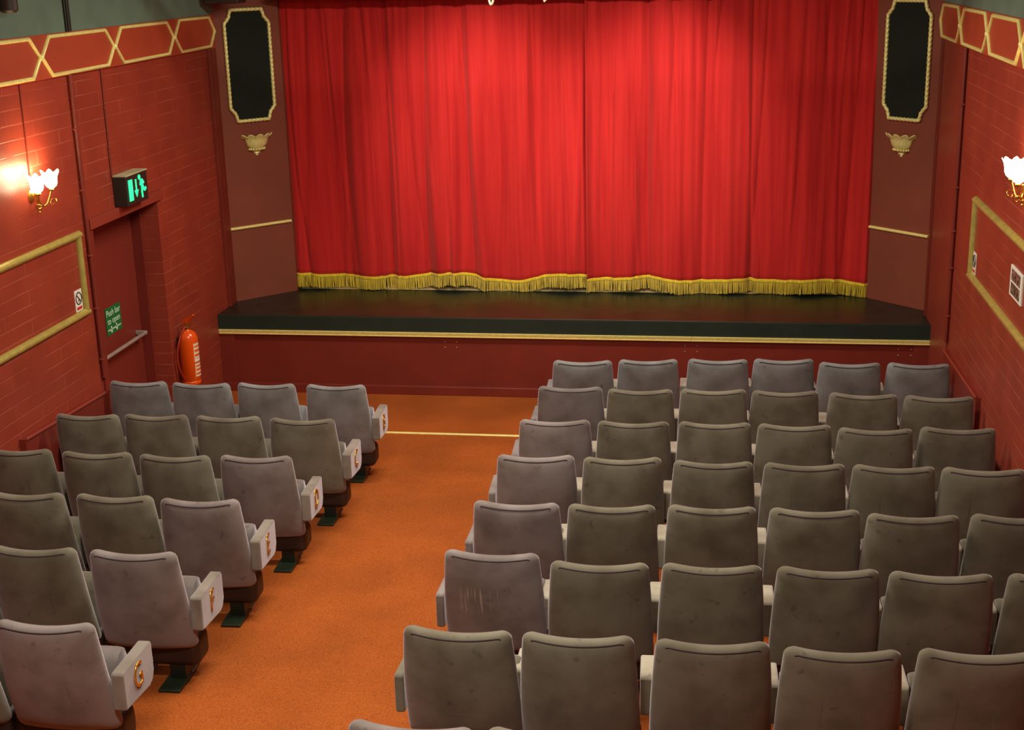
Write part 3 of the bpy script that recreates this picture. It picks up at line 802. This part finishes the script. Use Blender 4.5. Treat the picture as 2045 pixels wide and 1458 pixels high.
def backrest_mesh():
    T = .082
    R = [(.16, -.006), (.10, -.005), (.06, -.003), (.036, .001), (.020, .006), (.009, .013), (.002, .023), (0, .033), (0, .042), (.002, .05), (.008, .064), (.018, .075), (.034, T), (.07, T + .006), (.15, T + .010)]
    return MB().loft([ring(i, y) for i, y in R])
def seam_shade_mesh():
    R = [p for p in ring(.019, .0052)]
    idx = [i for i, (x, z) in enumerate(OUT) if z > .768 and abs(x) < .212]
    return MB().tube([R[i] for i in idx], .0032, 6)
def cushion_mesh():
    rings = []
    hw = .222
    prof = [(.16, .17), (.155, .30), (.17, .42), (.20, .495), (.24, .525), (.285, .528), (.325, .51), (.35, .46), (.352, .34), (.34, .2), (.31, .15), (.23, .14)]
    mb = MB()
    for x, s_ in ((-hw, .72), (-hw + .008, .86), (-hw + .025, .96), (-hw + .05, 1), (0, 1.01), (hw - .05, 1), (hw - .025, .96), (hw - .008, .86), (hw, .72)):
        cy, cz = .255, .335
        rings.append([(x, cy + (y - cy) * s_, cz + (z - cz) * (.93 + .07 * s_)) for y, z in prof])
    return mb.loft(rings)

OLIVE, BLUE, LILAC, ARM, REST = srgb(112, 107, 95), srgb(128, 128, 132), srgb(127, 118, 119), srgb(130, 122, 116), srgb(160, 152, 140)

def make_seat(kind, letter=None):
    """kind: parts at the two sides. 'L' arm on the left only, 'LR' both, 'AL' aisle end on the left, 'AR' left arm and lettered aisle end on the right"""
    root = empty('cinema_seat')
    b = backrest_mesh().build('backrest', M['velvet'], root, smooth=True, ang=60)
    seam_shade_mesh().build('seam_shade', M['seam'], b, smooth=True, ang=80)  # dark tube along the top seam, painted shade under the roll
    c = cushion_mesh().build('seat_cushion', M['velvet'], root, smooth=True, ang=50)
    MB().box(-.254, .254, .115, .30, .085, .255).build('seat_shell', M['shell'], root, bevel=.045, seg=4)
    for sx in (-1, 1):
        lg = MB().box(sx * .125 - .045, sx * .125 + .045, .13, .29, .012, .12).build('leg', M['dark_metal'], root, bevel=.006)
        MB().box(sx * .115 - .06, sx * .115 + .06, .01, .31, 0, .016).build('foot_plate', M['foot_green'], lg, bevel=.006)
    def arm(xc, nm):
        wd = (.031 if xc > 0 else .021) if nm == 'end_panel' else (.034 if abs(xc) > .256 else .019)
        y0 = .065 if nm == 'end_panel' else .172
        m_ = MB().prism([(xc - wd, y0, .330), (xc - wd, .33, .305), (xc - wd, .37, .318), (xc - wd, .395, .36), (xc - wd, .395, .50), (xc - wd, .38, .515), (xc - wd, y0 + .01, .515), (xc - wd, y0, .50)], (2 * wd, 0, 0))
        o = m_.build(nm, M['velvet'], root, bevel=.011, seg=3)
        o['is_arm'] = 1
        return o
    if 'L' in kind and kind != 'AL': arm(-.262, 'armrest')
    if kind == 'LR': arm(.249, 'armrest')
    if kind == 'AL': arm(-.280, 'end_panel')
    if kind in ('AR', 'A'):
        o = arm(.285, 'end_panel')
    return root
PROTO = {}
def colour(root, base, armc):
    for o in root.children:
        j = random.uniform(.95, 1.05)
        src = armc if o.name.startswith('end_panel') else (REST if o.name.startswith('armrest') else base)
        if o.name.startswith('seat_cushion'): j *= .78
        o.color = (src[0] * j, src[1] * j, src[2] * j, 1)
def put_seat(kind, x, y, rz, sxx, base, armc, label, group, letter=None, scratched=False):
    if kind not in PROTO:
        PROTO[kind] = make_seat(kind); o = PROTO[kind]
    else:
        o = copy_tree(PROTO[kind])
    for ch in list(o.children):                          # a copied prototype may carry an earlier letter
        if ch.name.startswith('end_panel'):
            for g in list(ch.children): bpy.data.objects.remove(g)
    o.location = (x, y - .004, floor_z(y)); o.rotation_euler = (0, 0, math.radians(rz)); o.scale = (sxx, 1, 1)
    colour(o, base, armc)
    tag(o, label, 'cinema seat', group)
    for ch in o.children:
        if ch.name.startswith('backrest'):
            if scratched: ch.data = ch.data.copy(); ch.data.materials[0] = M['velvet_scratched']
        if letter and ch.name.startswith('end_panel'):
            place_text('row_letter', letter, .175, .002, M['brass'], (.285 + .033, .215, .425), (0, 1, 0), (0, 0, 1), ch, sx=.8, bevel=.0035, offset=-.0045)
    return o

ORD = ['front', 'second', 'third', 'fourth', 'fifth', 'sixth', 'seventh', 'rearmost']
NTH = ['aisle', 'second', 'third', 'fourth', 'fifth', 'sixth']
RIGHT = [
 [(-1.035, 10.411, 2.9), (-.514, 10.491, 5.0), (.038, 10.552, 1.1), (.558, 10.604, 2.5), (1.065, 10.514, .8), (1.590, 10.530, -1.5)],
 [(-1.040, 9.514, 1.1), (-.522, 9.481, 2.0), (.006, 9.528, 2.5), (.519, 9.526, 2.2), (1.065, 9.494, -2.2), (1.585, 9.466, -.8)],
 [(-1.043, 8.563, 2.8), (-.517, 8.573, 2.0), (.018, 8.603, .8), (.537, 8.597, .5), (1.049, 8.550, .7), (1.576, 8.618, .2)],
 [(-1.061, 7.724, 3.2), (-.531, 7.729, 4.0), (.013, 7.705, 1.2), (.549, 7.712, 1.5), (1.064, 7.719, -.3), (1.574, 7.718, -.2)],
 [(-1.050, 6.819, -.2), (-.528, 6.829, 3.0), (.010, 6.863, .8), (.551, 6.870, .7), (1.057, 6.833, 1.4), (1.592, 6.880, .6)],
 [(-1.060, 6.043, -1.0), (-.521, 5.960, 1.8), (.014, 5.989, 1.6), (.555, 6.002, .6), (1.071, 5.999, .9), (1.612, 6.028, .6)],
 [(-1.056, 5.112, -1.4), (-.540, 5.112, .6), (.020, 5.112, 2.2), (.544, 5.096, 1.6), (1.086, 5.140, 1.0)],
 [(-1.065, 4.251, -1.7), (-.550, 4.263, 0)],
]
for ri, row in enumerate(RIGHT):
    for i, (x, y, rz) in enumerate(row):
        kind = 'AL' if i == 0 else ('LR' if i == len(row) - 1 and len(row) == 6 else 'L')
        base = BLUE if ri == 0 else (LILAC if i == 0 and ri not in (6,) else OLIVE)
        if ri == 1 and i == 0: base = srgb(118, 112, 114)
        cn = 'bluish grey' if ri == 0 else ('lilac grey' if base == LILAC or (ri == 1 and i == 0) else 'olive grey')
        place = 'at the aisle end' if i == 0 else ('at the wall end' if i == 5 else '%s from the aisle' % NTH[i])
        rowname = '%s row' % ORD[ri]
        lab = '%s velvet cinema seat %s of the %s, right-hand block' % (cn, place, rowname)
        scr_ = ri == 5 and i == 0
        if scr_: lab = 'lilac grey velvet cinema seat with pale scratches on its back, aisle end, right-hand block'
        put_seat(kind, x, y, rz, 1.015, base, base, lab, 'cinema seats in the right-hand block', scratched=scr_)
LEFT = {
 'B': [(-2.796, 9.414, 2.5), (-3.338, 9.409, 0), (-3.841, 9.374, 2.0), (-4.348, 9.387, 2.0)],
 'C': [(-2.755, 8.428, 1.8), (-3.285, 8.443, 2.6), (-3.804, 8.434, 2.2), (-4.289, 8.397, 2.2)],
 'D': [(-2.776, 7.537, 2.5), (-3.289, 7.500, 1.5), (-3.806, 7.513, 2.0), (-4.349, 7.530, 2.0)],
 'E': [(-2.809, 6.682, 3.0), (-3.319, 6.701, .8), (-3.850, 6.690, 2.0)],
 'F': [(-2.837, 5.854, 1.2), (-3.367, 5.853, 1.5), (-3.89, 5.86, 1.5)],
 'G': [(-2.856, 4.975, 1.0), (-3.385, 4.960, 1.5)],
}
for L_, row in LEFT.items():
    for i, (x, y, rz) in enumerate(row):
        kind = 'AR' if i == 0 else 'L'
        base = BLUE if L_ == 'B' else (LILAC if i == 0 and L_ != 'C' else OLIVE)
        cn = 'bluish grey' if L_ == 'B' else ('lilac grey' if base == LILAC else 'olive grey')
        if i == 0: lab = '%s velvet cinema seat with brass letter %s on its aisle arm' % (cn, L_)
        else: lab = '%s velvet cinema seat %s from the aisle in the left-hand row lettered %s' % (cn, NTH[i], L_)
        put_seat(kind, x, y, rz, .97, base, ARM, lab, 'cinema seats in the left-hand block', letter=L_ if i == 0 else None)
